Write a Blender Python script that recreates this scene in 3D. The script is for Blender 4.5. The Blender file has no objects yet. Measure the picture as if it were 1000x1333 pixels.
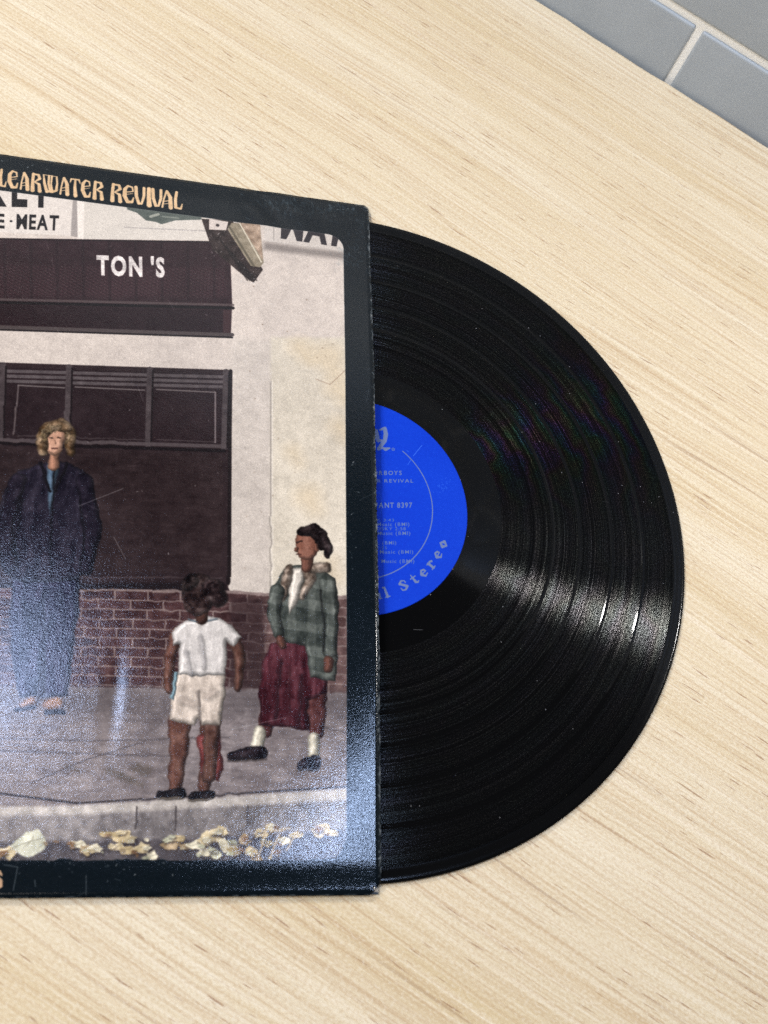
import bpy, bmesh, math, random
import numpy as np
from mathutils import Vector, Matrix
random.seed(3)
rng = np.random.RandomState(7)
SC = bpy.context.scene
C = SC.collection

# ------------------------------------------------------------------ camera
CAM = np.array([-0.0839413, -0.3363673, 0.3734826])
RC = np.array([[0.97485655, -0.02076965, 0.2218633],
               [0.07314433, -0.91065428, -0.4066432],
               [0.2104866, 0.41264683, -0.88623811]])      # rows: right, down, forward
FPX = 1296.35
cd = bpy.data.cameras.new('camera')
cam = bpy.data.objects.new('camera', cd); C.objects.link(cam)
cam.matrix_world = Matrix(((RC[0][0], -RC[1][0], -RC[2][0], CAM[0]),
                           (RC[0][1], -RC[1][1], -RC[2][1], CAM[1]),
                           (RC[0][2], -RC[1][2], -RC[2][2], CAM[2]),
                           (0, 0, 0, 1)))
cd.sensor_fit = 'HORIZONTAL'; cd.sensor_width = 36; cd.lens = FPX/1000*36
cd.clip_start = 0.01; cd.clip_end = 50
cd.dof.use_dof = True; cd.dof.focus_distance = 0.45; cd.dof.aperture_fstop = 20
SC.camera = cam
SC.cycles.use_denoising = False; SC.cycles.sample_clamp_indirect = 4; SC.cycles.sample_clamp_direct = 12

# ------------------------------------------------------------------ light
W = bpy.data.worlds.new('World'); SC.world = W; W.use_nodes = True
bg = W.node_tree.nodes['Background']
bg.inputs[0].default_value = (0.92, 0.95, 1.0, 1); bg.inputs[1].default_value = 0.05
SC.view_settings.view_transform = 'Standard'; SC.view_settings.look = 'None'
SC.view_settings.exposure = 0; SC.view_settings.gamma = 1

def lamp(name, pos, target, size, power, col, sizey=None, spread=180):
    l = bpy.data.lights.new(name, 'AREA'); l.energy = power; l.color = col
    l.spread = math.radians(spread)
    l.shape = 'RECTANGLE' if sizey else 'DISK'; l.size = size
    if sizey: l.size_y = sizey
    o = bpy.data.objects.new(name, l); C.objects.link(o); o.location = pos
    o.rotation_euler = (Vector(target)-Vector(pos)).to_track_quat('-Z', 'Y').to_euler()
    return o
TG = (0.05, -0.12, 0)
# two lamps under the cupboard line by the wall, cool ceiling lights overhead, an added broad soft fill lamp behind the viewer
lamp('room_light', (-0.86, 0.66, 1.05), TG, 0.30, 12.5, (1.0, 0.97, 0.92))
lamp('counter_lamp', (0.42, -0.085, 0.39), (0.10, -0.17, 0), 0.022, 0.52, (1.0, 0.98, 0.95), spread=130)
lamp('ceiling_spot', (-0.77, -0.13, 1.2), TG, 0.05, 7, (1.0, 0.98, 0.96))
lamp('cool_ceiling_light', (0.25, -0.195, 1.5), TG, 0.12, 3.8, (0.50, 0.66, 1.0), 0.11)
lamp('cool_side_light', (-0.36, 0.13, 1.5), (-0.1, -0.25, 0), 0.09, 3.2, (0.52, 0.66, 1.0), 0.20)
lamp('soft_fill_light', (-0.95, -0.85, 1.15), TG, 1.1, 15, (1.0, 0.96, 0.92), 1.1)

# ------------------------------------------------------------------ helpers
def lin(r, g, b):
    f = lambda c: (c/255/12.92) if c/255 <= 0.04045 else ((c/255+0.055)/1.055)**2.4
    return (f(r), f(g), f(b), 1)
def link_obj(name, me, parent=None, mats=()):
    o = bpy.data.objects.new(name, me); C.objects.link(o)
    for m in mats: me.materials.append(m)
    if parent: o.parent = parent
    return o
def from_bm(name, bm, parent=None, mats=(), smooth=True):
    me = bpy.data.meshes.new(name); bm.to_mesh(me); bm.free()
    if smooth: me.polygons.foreach_set('use_smooth', [True]*len(me.polygons))
    return link_obj(name, me, parent, mats)
def empty(name, loc, label, cat, group=None):
    o = bpy.data.objects.new(name, None); C.objects.link(o); o.location = loc
    o.empty_display_size = 0.02
    o['label'] = label; o['category'] = cat
    if group: o['group'] = group
    return o
class NT:
    def __init__(s, name):
        s.m = bpy.data.materials.new(name); s.m.use_nodes = True
        s.t = s.m.node_tree; s.b = s.t.nodes['Principled BSDF']
    def n(s, typ, ins=None, **kw):
        nd = s.t.nodes.new(typ)
        for k, v in kw.items(): setattr(nd, k, v)
        for k, v in (ins or {}).items():
            if hasattr(v, 'bl_idname') and 'Socket' in v.bl_idname: s.t.links.new(v, nd.inputs[k])
            else: nd.inputs[k].default_value = v
        return nd
    def set(s, k, v):
        if hasattr(v, 'bl_idname') and 'Socket' in v.bl_idname: s.t.links.new(v, s.b.inputs[k])
        else: s.b.inputs[k].default_value = v
    def math(s, op, a, b=0.0, c=0.0, clamp=False):
        nd = s.n('ShaderNodeMath', {0: a, 1: b, 2: c}, operation=op); nd.use_clamp = clamp
        return nd.outputs[0]
    def mix(s, f, a, b, mode='MIX'):
        nd = s.n('ShaderNodeMix', data_type='RGBA', blend_type=mode)
        for k, v in ((0, f), (6, a), (7, b)):
            if hasattr(v, 'bl_idname') and 'Socket' in v.bl_idname: s.t.links.new(v, nd.inputs[k])
            else: nd.inputs[k].default_value = v
        return nd.outputs[2]
    def ramp(s, f, stops, interp='LINEAR'):
        nd = s.n('ShaderNodeValToRGB', {0: f}); cr = nd.color_ramp; cr.interpolation = interp
        while len(cr.elements) < len(stops): cr.elements.new(0.5)
        for e, (p, c) in zip(cr.elements, stops):
            e.position = p; e.color = c if len(c) == 4 else (*c, 1)
        return nd.outputs[0]
    def noise(s, vec, scale, detail=2.0, rough=0.5, dist=0.0, dims='3D'):
        nd = s.n('ShaderNodeTexNoise', {'Scale': scale, 'Detail': detail, 'Roughness': rough, 'Distortion': dist}, noise_dimensions=dims)
        s.t.links.new(vec, nd.inputs['W' if dims == '1D' else 'Vector'])
        return nd.outputs[0]
    def mapping(s, vec, scale=(1, 1, 1), rot=(0, 0, 0), loc=(0, 0, 0)):
        return s.n('ShaderNodeMapping', {'Vector': vec, 'Scale': scale, 'Rotation': rot, 'Location': loc}).outputs[0]
G4 = lambda v: (v, v, v, 1)

# wall direction along the table's back edge
EX = np.array([0.8403, -0.5421]); NY = np.array([0.5421, 0.8403])     # NY points to the wall
EDGE0 = np.array([0.1798, 0.1250])
ANG = math.atan2(EX[1], EX[0])

# ------------------------------------------------------------------ materials
def mat_wood():
    N = NT('pale_wood_veneer')
    co = N.n('ShaderNodeTexCoord').outputs['Object']
    wob = N.noise(N.mapping(co, (3, 9, 1)), 1.0, 3)
    wv = N.n('ShaderNodeVectorMath', {0: co, 1: N.n('ShaderNodeCombineXYZ', {1: N.math('MULTIPLY', N.math('SUBTRACT', wob, 0.5), 0.016)}).outputs[0]}, operation='ADD').outputs[0]
    broad = N.noise(N.mapping(wv, (1.2, 26, 1)), 1.0, 4, 0.6)
    mid = N.noise(N.mapping(wv, (2.0, 150, 1), loc=(3, 1, 0)), 1.0, 4, 0.62)
    fine = N.noise(N.mapping(wv, (6, 760, 1), loc=(9, 4, 0)), 1.0, 3, 0.7)
    base = N.ramp(broad, [(0.30, lin(224, 206, 168)), (0.47, lin(233, 219, 190)), (0.60, lin(238, 227, 203)), (0.75, lin(228, 210, 174))])
    c = N.mix(N.ramp(mid, [(0.30, G4(0.30)), (0.46, G4(0.0))]), base, lin(216, 188, 150))
    c = N.mix(N.ramp(mid, [(0.56, G4(0)), (0.72, G4(0.6))]), c, lin(252, 243, 225))
    c = N.mix(N.ramp(fine, [(0.33, G4(0.58)), (0.50, G4(0.0))]), c, lin(196, 164, 128))
    c = N.mix(N.ramp(fine, [(0.54, G4(0.0)), (0.70, G4(0.45))]), c, lin(255, 248, 232))
    m2 = N.noise(N.mapping(wv, (3.0, 480, 1), loc=(6, 3, 0)), 1.0, 3, 0.65)
    c = N.mix(N.ramp(m2, [(0.36, G4(0.34)), (0.47, G4(0.0))]), c, lin(208, 184, 150))
    c = N.mix(N.ramp(m2, [(0.55, G4(0.0)), (0.68, G4(0.4))]), c, lin(250, 240, 222))
    # sparse long reddish-brown lines
    ln = N.noise(N.mapping(wv, (5.5, 330, 1), loc=(1, 7, 0)), 1.0, 2, 0.5)
    gate = N.noise(N.mapping(wv, (9, 40, 1), loc=(5, 2, 0)), 1.0, 2)
    lm = N.math('MULTIPLY', N.ramp(ln, [(0.30, G4(1)), (0.35, G4(0))]), N.ramp(gate, [(0.50, G4(0)), (0.60, G4(0.5))]))
    c = N.mix(lm, c, lin(158, 122, 92))
    # short pores
    po = N.noise(N.mapping(wv, (60, 900, 1), loc=(2, 8, 0)), 1.0, 1, 0.5)
    pm = N.math('MULTIPLY', N.ramp(po, [(0.27, G4(1)), (0.32, G4(0))]), 0.8)
    c = N.mix(pm, c, lin(160, 122, 92))
    # tiny knots
    vo = N.n('ShaderNodeTexVoronoi', {'Vector': N.mapping(wv, (14, 26, 1)), 'Scale': 1.0, 'Randomness': 1.0})
    vr = N.n('ShaderNodeSeparateColor', {0: vo.outputs['Color']}).outputs[0]
    km = N.math('MULTIPLY', N.ramp(N.math('ADD', vo.outputs['Distance'], N.math('MULTIPLY', fine, 0.05)), [(0.035, G4(1)), (0.085, G4(0))]), N.ramp(vr, [(0.72, G4(0)), (0.76, G4(0.85))]))
    c = N.mix(km, c, lin(165, 112, 66))
    # cross-grain flecks (ray figure)
    fl = N.noise(N.mapping(co, (700, 1100, 1)), 1.0, 2, 0.6)
    c = N.mix(N.ramp(fl, [(0.36, G4(0.32)), (0.5, G4(0))]), c, lin(200, 172, 136))
    c = N.mix(N.ramp(fl, [(0.52, G4(0)), (0.7, G4(0.35))]), c, lin(255, 250, 238))
    c = N.mix(1.0, c, (0.745, 0.712, 0.665, 1), 'MULTIPLY')
    N.set('Base Color', c)
    N.set('Roughness', N.ramp(mid, [(0.3, G4(0.50)), (0.7, G4(0.62))]))
    N.set('Specular IOR Level', 0.3)
    h = N.math('ADD', N.math('MULTIPLY', fine, 0.6), N.math('ADD', N.math('MULTIPLY', fl, 0.25), N.math('MULTIPLY', lm, -0.8)))
    N.set('Normal', N.n('ShaderNodeBump', {'Height': h, 'Strength': 0.35, 'Distance': 0.00025}).outputs[0])
    return N.m
def mat_tile():
    N = NT('grey_satin_tile')
    co = N.n('ShaderNodeTexCoord').outputs['Object']
    a = N.noise(co, 30, 3)
    N.set('Base Color', N.ramp(a, [(0.3, lin(154, 163, 173)), (0.7, lin(161, 170, 180))]))
    N.set('Roughness', 0.32); N.set('Specular IOR Level', 0.4)
    N.set('Normal', N.n('ShaderNodeBump', {'Height': N.noise(co, 55, 2), 'Strength': 0.25, 'Distance': 0.0006}).outputs[0])
    return N.m
def mat_grout():
    N = NT('pale_grout')
    co = N.n('ShaderNodeTexCoord').outputs['Object']
    a = N.noise(co, 900, 4, 0.7)
    N.set('Base Color', N.ramp(a, [(0.3, lin(236, 238, 238)), (0.7, lin(250, 251, 251))]))
    N.set('Roughness', 0.9)
    N.set('Normal', N.n('ShaderNodeBump', {'Height': a, 'Strength': 0.5, 'Distance': 0.0006}).outputs[0])
    return N.m
def mat_board():
    N = NT('raw_cardboard')
    co = N.n('ShaderNodeTexCoord').outputs['Object']
    a = N.noise(co, 1500, 4, 0.7)
    N.set('Base Color', N.ramp(a, [(0.38, lin(70, 64, 60)), (0.5, lin(150, 142, 132)), (0.7, lin(205, 198, 186))]))
    N.set('Roughness', 0.9)
    return N.m
ANISO = 0.70
def vinyl(kind):
    N = NT('vinyl_'+kind)
    tc = N.n('ShaderNodeTexCoord').outputs['Object']
    sx = N.n('ShaderNodeSeparateXYZ', {0: tc})
    flat = N.n('ShaderNodeCombineXYZ', {0: sx.outputs[0], 1: sx.outputs[1]}).outputs[0]
    r = N.n('ShaderNodeVectorMath', {0: flat}, operation='LENGTH').outputs['Value']
    th = N.math('ARCTAN2', sx.outputs[1], sx.outputs[0])
    vo = N.n('ShaderNodeTexVoronoi', {'Vector': tc, 'Scale': 260.0})
    dm = N.math('MULTIPLY', N.math('LESS_THAN', vo.outputs['Distance'], 0.055), N.math('GREATER_THAN', N.n('ShaderNodeSeparateColor', {0: vo.outputs['Color']}).outputs[1], 0.80))
    sc1 = N.noise(N.mapping(tc, (24, 1500, 1), rot=(0, 0, 0.5)), 1.0, 1); sc2 = N.noise(N.mapping(tc, (60, 40, 1), loc=(3, 5, 0)), 1.0, 1)
    hair = N.math('MULTIPLY', N.math('LESS_THAN', sc1, 0.2), N.math('GREATER_THAN', sc2, 0.62))
    N.set('Base Color', N.mix(N.math('ADD', dm, N.math('MULTIPLY', hair, 0.35), clamp=True), (0.002, 0.002, 0.0022, 1), (0.16, 0.16, 0.17, 1)))
    dust = N.noise(tc, 2600, 1, 0.5)
    if kind == 'groove':
        slow = N.noise(r, 420, 4, 0.75, dims='1D')           # passages of the music
        fine = N.noise(r, 2600, 3, 0.8, dims='1D')           # single turns
        polar = N.n('ShaderNodeCombineXYZ', {0: N.math('MULTIPLY', th, 22.0), 1: N.math('MULTIPLY', r, 2600.0)}).outputs[0]
        glit = N.noise(polar, 1.0, 3, 0.8)
        grain = N.noise(tc, 1500, 2, 0.7)
        tn = N.n('ShaderNodeTangent', direction_type='RADIAL', axis='Z').outputs[0]
        sp = N.math('MULTIPLY', N.ramp(fine, [(0.40, G4(0.08)), (0.62, G4(1.2))]), N.ramp(slow, [(0.35, G4(0.35)), (0.62, G4(1.0))]))
        sp = N.math('MULTIPLY', sp, N.ramp(grain, [(0.40, G4(0.2)), (0.64, G4(2.0))]))
        h = N.math('ADD', N.math('MULTIPLY', fine, 0.5), N.math('MULTIPLY', glit, 0.3))
        bp = N.n('ShaderNodeBump', {'Height': h, 'Strength': 0.25, 'Distance': 0.00003}).outputs[0]
        hue = N.noise(N.n('ShaderNodeCombineXYZ', {0: N.math('MULTIPLY', th, 5.0), 1: N.math('MULTIPLY', r, 60.0)}).outputs[0], 1.0, 2)
        SAT = N.math('ADD', 0.06, N.math('MULTIPLY', N.ramp(N.math('ABSOLUTE', N.math('SUBTRACT', th, 0.42)), [(0.10, G4(1)), (0.42, G4(0))]), 0.5))  # rainbow diffraction sheen painted into the gloss colour, strongest around one angle
        hc = N.n('ShaderNodeCombineColor', {0: N.math('FRACT', N.math('ADD', N.math('MULTIPLY', hue, 2.5), N.math('MULTIPLY', r, 70.0))), 1: SAT, 2: 1.0}, mode='HSV').outputs[0]
        gl = N.n('ShaderNodeBsdfAnisotropic', {'Color': hc, 'Roughness': N.math('ADD', 0.285, N.math('MULTIPLY', N.math('SUBTRACT', slow, 0.5), 0.22)), 'Anisotropy': ANISO, 'Rotation': 0.0, 'Normal': bp, 'Tangent': tn}, distribution='BECKMANN')
        N.set('Specular IOR Level', 0.0); N.set('Roughness', 0.6)
        mx = N.n('ShaderNodeMixShader', {0: N.math('MULTIPLY', sp, 0.040)})
        N.t.links.new(N.b.outputs[0], mx.inputs[1]); N.t.links.new(gl.outputs[0], mx.inputs[2])
        N.t.links.new(mx.outputs[0], N.t.nodes['Material Output'].inputs['Surface'])
    elif kind == 'smooth':
        N.set('Roughness', N.ramp(dust, [(0.4, G4(0.045)), (0.75, G4(0.10))])); N.set('Specular IOR Level', 0.22)
        fine = N.noise(r, 3000, 2, 0.6, dims='1D')
        N.set('Normal', N.n('ShaderNodeBump', {'Height': fine, 'Strength': 0.06, 'Distance': 0.00002}).outputs[0])
    else:
        N.set('Roughness', 0.12); N.set('Specular IOR Level', 0.3)
        fine = N.noise(r, 1800, 2, 0.6, dims='1D')
        N.set('Normal', N.n('ShaderNodeBump', {'Height': fine, 'Strength': 0.2, 'Distance': 0.00004}).outputs[0])
    return N.m

# ------------------------------------------------------------------ flat print: a small rasteriser for the printed sheets
def inv(u, v, z):
    """point of the plane at height z that the photograph shows at (u, v); used to lay out the flat print"""
    d = np.array([(u-500)/FPX, (v-666.5)/FPX, 1.0]) @ RC
    t = (z-CAM[2])/d[2]
    q = CAM+d*t
    return q[0], q[1]
class Canvas:
    def __init__(s, x0, y0, x1, y1, ppm, col):       # metres, pixels per metre
        s.x0, s.y0, s.k = x0, y0, ppm
        s.w = int(round((x1-x0)*ppm)); s.h = int(round((y1-y0)*ppm))
        s.a = np.empty((s.h, s.w, 3), np.float32); s.a[:] = np.array(col, np.float32)
        s.clip = None; s.vol = 0.0; s.volr = 9.0
    def px(s, pts):
        p = np.asarray(pts, float); return np.stack([(p[:, 0]-s.x0)*s.k, (p[:, 1]-s.y0)*s.k], 1)
    def _box(s, p, m):
        x0 = max(0, int(p[:, 0].min()-m)); x1 = min(s.w, int(p[:, 0].max()+m)+2)
        y0 = max(0, int(p[:, 1].min()-m)); y1 = min(s.h, int(p[:, 1].max()+m)+2)
        return x0, x1, y0, y1
    def _put(s, b, cov, col):
        x0, x1, y0, y1 = b
        if s.clip is not None: cov = cov*s.clip[y0:y1, x0:x1]
        t = s.a[y0:y1, x0:x1]
        if callable(col): col = col(x0, x1, y0, y1)
        t += (np.asarray(col, np.float32)-t)*cov[..., None]
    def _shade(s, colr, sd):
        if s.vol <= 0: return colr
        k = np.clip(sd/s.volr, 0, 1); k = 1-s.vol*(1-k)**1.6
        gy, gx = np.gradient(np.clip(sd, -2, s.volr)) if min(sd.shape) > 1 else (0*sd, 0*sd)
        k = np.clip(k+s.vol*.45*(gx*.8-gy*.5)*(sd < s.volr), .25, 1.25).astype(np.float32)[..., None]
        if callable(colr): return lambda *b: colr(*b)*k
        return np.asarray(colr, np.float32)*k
    def poly_cov(s, p, soft):
        b = s._box(p, soft+1); x0, x1, y0, y1 = b
        if x1 <= x0 or y1 <= y0: return None
        X, Y = np.meshgrid(np.arange(x0, x1)+.5, np.arange(y0, y1)+.5)
        d2 = np.full(X.shape, 1e9); ins = np.zeros(X.shape, bool)
        n = len(p)
        for i in range(n):
            ax, ay = p[i]; bx, by = p[(i+1) % n]
            dx, dy = bx-ax, by-ay; L = dx*dx+dy*dy+1e-12
            t = np.clip(((X-ax)*dx+(Y-ay)*dy)/L, 0, 1)
            d2 = np.minimum(d2, (X-ax-t*dx)**2+(Y-ay-t*dy)**2)
            if ay != by:
                c = ((ay > Y) != (by > Y)) & (X < (bx-ax)*(Y-ay)/(by-ay)+ax)
                ins ^= c
        sd = np.sqrt(d2)*np.where(ins, 1, -1)
        s._sd = sd
        return b, np.clip(sd/soft+0.5, 0, 1).astype(np.float32)
    def poly(s, pts, col, soft=1.2, a=1.0):
        r = s.poly_cov(s.px(pts), soft)
        if r: s._put(r[0], r[1]*a, s._shade(col, s._sd))
    def stroke(s, pts, rad, col, soft=1.2, a=1.0):     # round brush of changing radius (metres)
        p = s.px(pts); R = np.asarray(rad, float)*s.k
        if R.ndim == 0: R = np.full(len(p), float(R))
        b = s._box(p, R.max()+soft+1); x0, x1, y0, y1 = b
        if x1 <= x0 or y1 <= y0: return
        X, Y = np.meshgrid(np.arange(x0, x1)+.5, np.arange(y0, y1)+.5)
        sd = np.full(X.shape, -1e9)
        if len(p) == 1: sd = R[0]-np.hypot(X-p[0, 0], Y-p[0, 1])
        for i in range(len(p)-1):
            ax, ay = p[i]; dx, dy = p[i+1]-p[i]; L = dx*dx+dy*dy+1e-12
            t = np.clip(((X-ax)*dx+(Y-ay)*dy)/L, 0, 1)
            sd = np.maximum(sd, R[i]+(R[i+1]-R[i])*t-np.hypot(X-ax-t*dx, Y-ay-t*dy))
        s._put(b, (np.clip(sd/soft+0.5, 0, 1)*a).astype(np.float32), s._shade(col, sd))
    def image(s, name):
        im = bpy.data.images.new(name, s.w, s.h)
        buf = np.ones((s.h, s.w, 4), np.float32); buf[..., :3] = np.clip(s.a, 0, 1)
        im.pixels.foreach_set(buf.ravel()); im.update(); im.pack()
        return im
def vnoise(h, w, cell, seed=0, octs=3):
    out = np.zeros((h, w), np.float32); amp = 1.0; tot = 0
    r = np.random.RandomState(seed)
    cx, cy = cell if isinstance(cell, tuple) else (cell, cell)
    for o in range(octs):
        gw = int(w/cx)+3; gh = int(h/cy)+3
        g = r.rand(gh, gw).astype(np.float32)
        x = np.arange(w)/cx; y = np.arange(h)/cy
        xi = x.astype(int); yi = y.astype(int); fx = x-xi; fy = y-yi
        fx = fx*fx*(3-2*fx); fy = fy*fy*(3-2*fy)
        rows = g[yi]*(1-fy)[:, None]+g[yi+1]*fy[:, None]
        out += amp*(rows[:, xi]*(1-fx)+rows[:, xi+1]*fx)
        tot += amp; amp *= .55; cx = max(cx/2, 1); cy = max(cy/2, 1)
    return out/tot-0.5
def col(r, g, b): return np.array([r, g, b], np.float32)/255.0

_font_cache = {}
def glyph_polys(ch, bold=0.0):
    """outlines of one character of the built-in font as triangles, advance width"""
    key = (ch, bold)
    if key in _font_cache: return _font_cache[key]
    cu = bpy.data.curves.new('t', 'FONT'); cu.body = ch; cu.size = 1; cu.offset = bold; cu.resolution_u = 3
    ob = bpy.data.objects.new('t', cu); C.objects.link(ob)
    dg = bpy.context.evaluated_depsgraph_get(); dg.update()
    me = ob.evaluated_get(dg).to_mesh()
    V = [tuple(v.co[:2]) for v in me.vertices]
    T = [[V[i] for i in pl.vertices] for pl in me.polygons]
    wdt = max([v[0] for v in V], default=0.3)
    ob.evaluated_get(dg).to_mesh_clear()
    bpy.data.objects.remove(ob); bpy.data.curves.remove(cu)
    _font_cache[key] = (T, wdt); return _font_cache[key]
def draw_tris(cv, tris, colr, a=1.0, ss=4):
    if not tris: return
    allp = np.concatenate([cv.px(t) for t in tris])
    x0, x1, y0, y1 = cv._box(allp, 2)
    if x1 <= x0 or y1 <= y0: return
    W_, H_ = (x1-x0)*ss, (y1-y0)*ss
    m = np.zeros((H_, W_), bool)
    for t in tris:
        p = (cv.px(t)-[x0, y0])*ss
        for k in range(1, len(p)-1):
            q = p[[0, k, k+1]]
            a0 = max(0, int(q[:, 0].min())); a1 = min(W_, int(q[:, 0].max())+2)
            b0 = max(0, int(q[:, 1].min())); b1 = min(H_, int(q[:, 1].max())+2)
            if a1 <= a0 or b1 <= b0: continue
            X, Y = np.meshgrid(np.arange(a0, a1)+.5, np.arange(b0, b1)+.5)
            e = [(q[(i+1) % 3, 0]-q[i, 0])*(Y-q[i, 1])-(q[(i+1) % 3, 1]-q[i, 1])*(X-q[i, 0]) for i in range(3)]
            m[b0:b1, a0:a1] |= ((e[0] >= 0) & (e[1] >= 0) & (e[2] >= 0)) | ((e[0] <= 0) & (e[1] <= 0) & (e[2] <= 0))
    cov = m.reshape(y1-y0, ss, x1-x0, ss).mean((1, 3)).astype(np.float32)
    cv._put((x0, x1, y0, y1), cov*a, colr)
def font_text(cv, s, TLp, TRp, BLp, BRp, colr, bold=0.0, a=1.0, gap=0.1, mono=None):
    """string stretched over the quadrilateral TL,TR,BL,BR (metres); cap height = quad height"""
    x = 0; items = []
    for ch in s:
        if ch == ' ': x += (mono or 0.35); continue
        T, w = glyph_polys(ch, bold)
        off = (mono-w)/2-0.02 if mono else 0
        items.append((T, x+off)); x += (mono or w+gap)
    tot = x-(0 if mono else gap)
    TLp, TRp, BLp, BRp = [np.array(q) for q in (TLp, TRp, BLp, BRp)]
    for T, ox in items:
        tr = []
        for t in T:
            q = []
            for (px, py) in t:
                fx = (px+ox)/tot; fy = py/0.70
                q.append((BLp*(1-fx)+BRp*fx)*(1-fy)+(TLp*(1-fx)+TRp*fx)*fy)
            tr.append(q)
        draw_tris(cv, tr, colr, a)
# psychedelic display letters: strokes in a unit box (x, y, half width)
PSY = {
 'C': [[(.82,.72,.05),(.72,.9,.08),(.42,.95,.09),(.2,.72,.14),(.18,.35,.16),(.42,.08,.13),(.75,.12,.10),(.85,.34,.05)]],
 'L': [[(.38,.95,.13),(.26,.55,.14),(.26,.14,.15)],[(.26,.10,.12),(.72,.08,.11),(.86,.34,.05)]],
 'E': [[(.34,.60,.05),(.84,.68,.06),(.78,.9,.08),(.46,.95,.10),(.22,.75,.15),(.18,.38,.17),(.4,.09,.15),(.74,.10,.11),(.86,.34,.06)],[(.34,.48,.035),(.8,.56,.035)]],
 'A': [[(.12,.05,.09),(.22,.42,.07),(.46,.93,.09)],[(.5,.94,.10),(.74,.62,.16),(.76,.06,.17)],[(.25,.36,.045),(.66,.44,.045)],[(.22,.22,.035),(.6,.28,.035)]],
 'R': [[(.3,.95,.12),(.22,.5,.13),(.2,.05,.17)],[(.3,.93,.08),(.72,.92,.11),(.8,.72,.13),(.4,.52,.06)],[(.42,.50,.06),(.74,.42,.12),(.78,.05,.16)]],
 'W': [[(.08,.93,.07),(.12,.5,.12),(.26,.08,.14),(.46,.14,.09)],[(.42,.95,.09),(.38,.5,.11),(.5,.10,.12)],[(.60,.95,.09),(.54,.5,.07),(.6,.10,.12),(.86,.2,.12),(.93,.6,.09),(.9,.93,.08)],[(.04,.97,.04),(.95,.95,.04)]],
 'T': [[(.04,.74,.05),(.14,.93,.09),(.86,.93,.09),(.96,.74,.05)],[(.52,.9,.09),(.46,.5,.13),(.5,.05,.18)]],
 'V': [[(.14,.95,.15),(.16,.45,.15),(.36,.08,.14),(.52,.08,.10)],[(.84,.95,.13),(.82,.5,.13),(.6,.08,.10)]],
 'I': [[(.5,.95,.22),(.46,.5,.22),(.5,.05,.28)]],
 'D': [[(.25,.95,.13),(.2,.05,.15)],[(.25,.94,.08),(.62,.9,.12),(.8,.5,.16),(.6,.1,.13),(.25,.06,.09)]],
 'N': [[(.2,.95,.13),(.18,.05,.15)],[(.22,.9,.09),(.78,.12,.12)],[(.8,.95,.12),(.8,.1,.13)]],
 'S': [[(.82,.74,.06),(.66,.92,.09),(.34,.9,.13),(.25,.68,.14),(.7,.42,.15),(.7,.16,.15),(.36,.07,.11),(.14,.25,.06)]],
}
SLAB = {
 'S': [[(.80,.66,.06),(.78,.86,.05),(.5,.95,.08),(.24,.76,.12),(.5,.54,.12),(.78,.28,.13),(.5,.05,.08),(.2,.12,.06),(.16,.34,.06)]],
 't': [[(.42,.95,.05),(.42,.2,.14),(.6,.06,.08),(.82,.14,.05)],[(.1,.66,.06),(.8,.66,.06)]],
 'e': [[(.18,.38,.05),(.84,.40,.06),(.78,.58,.1),(.48,.70,.08),(.2,.38,.14),(.45,.05,.09),(.84,.14,.05)]],
 'r': [[(.1,.66,.06),(.32,.66,.08)],[(.34,.64,.13),(.34,.06,.13)],[(.08,.04,.06),(.62,.04,.06)],[(.36,.48,.06),(.6,.68,.08),(.8,.58,.12)]],
 'o': [[(.5,.69,.08),(.2,.38,.15),(.5,.05,.08),(.82,.38,.15),(.5,.69,.08)]],
 'a': [[(.16,.56,.07),(.45,.70,.08),(.66,.5,.13),(.66,.08,.12),(.86,.05,.05)],[(.6,.4,.06),(.24,.24,.12),(.4,.05,.09),(.62,.16,.05)]],
 'l': [[(.15,.96,.06),(.42,.94,.10),(.42,.06,.14)],[(.12,.04,.06),(.74,.04,.06)]],
}
def stroke_glyph(cv, glyph, f, scale, colr, soft=1.2, a=1.0, fat=1.0):
    """f maps unit-box (x, y) to metres; scale = metres per unit of stroke width"""
    for st in glyph:
        cv.stroke([f(x, y) for x, y, _ in st], [w*scale*fat for *_, w in st], colr, soft, a)

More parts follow.
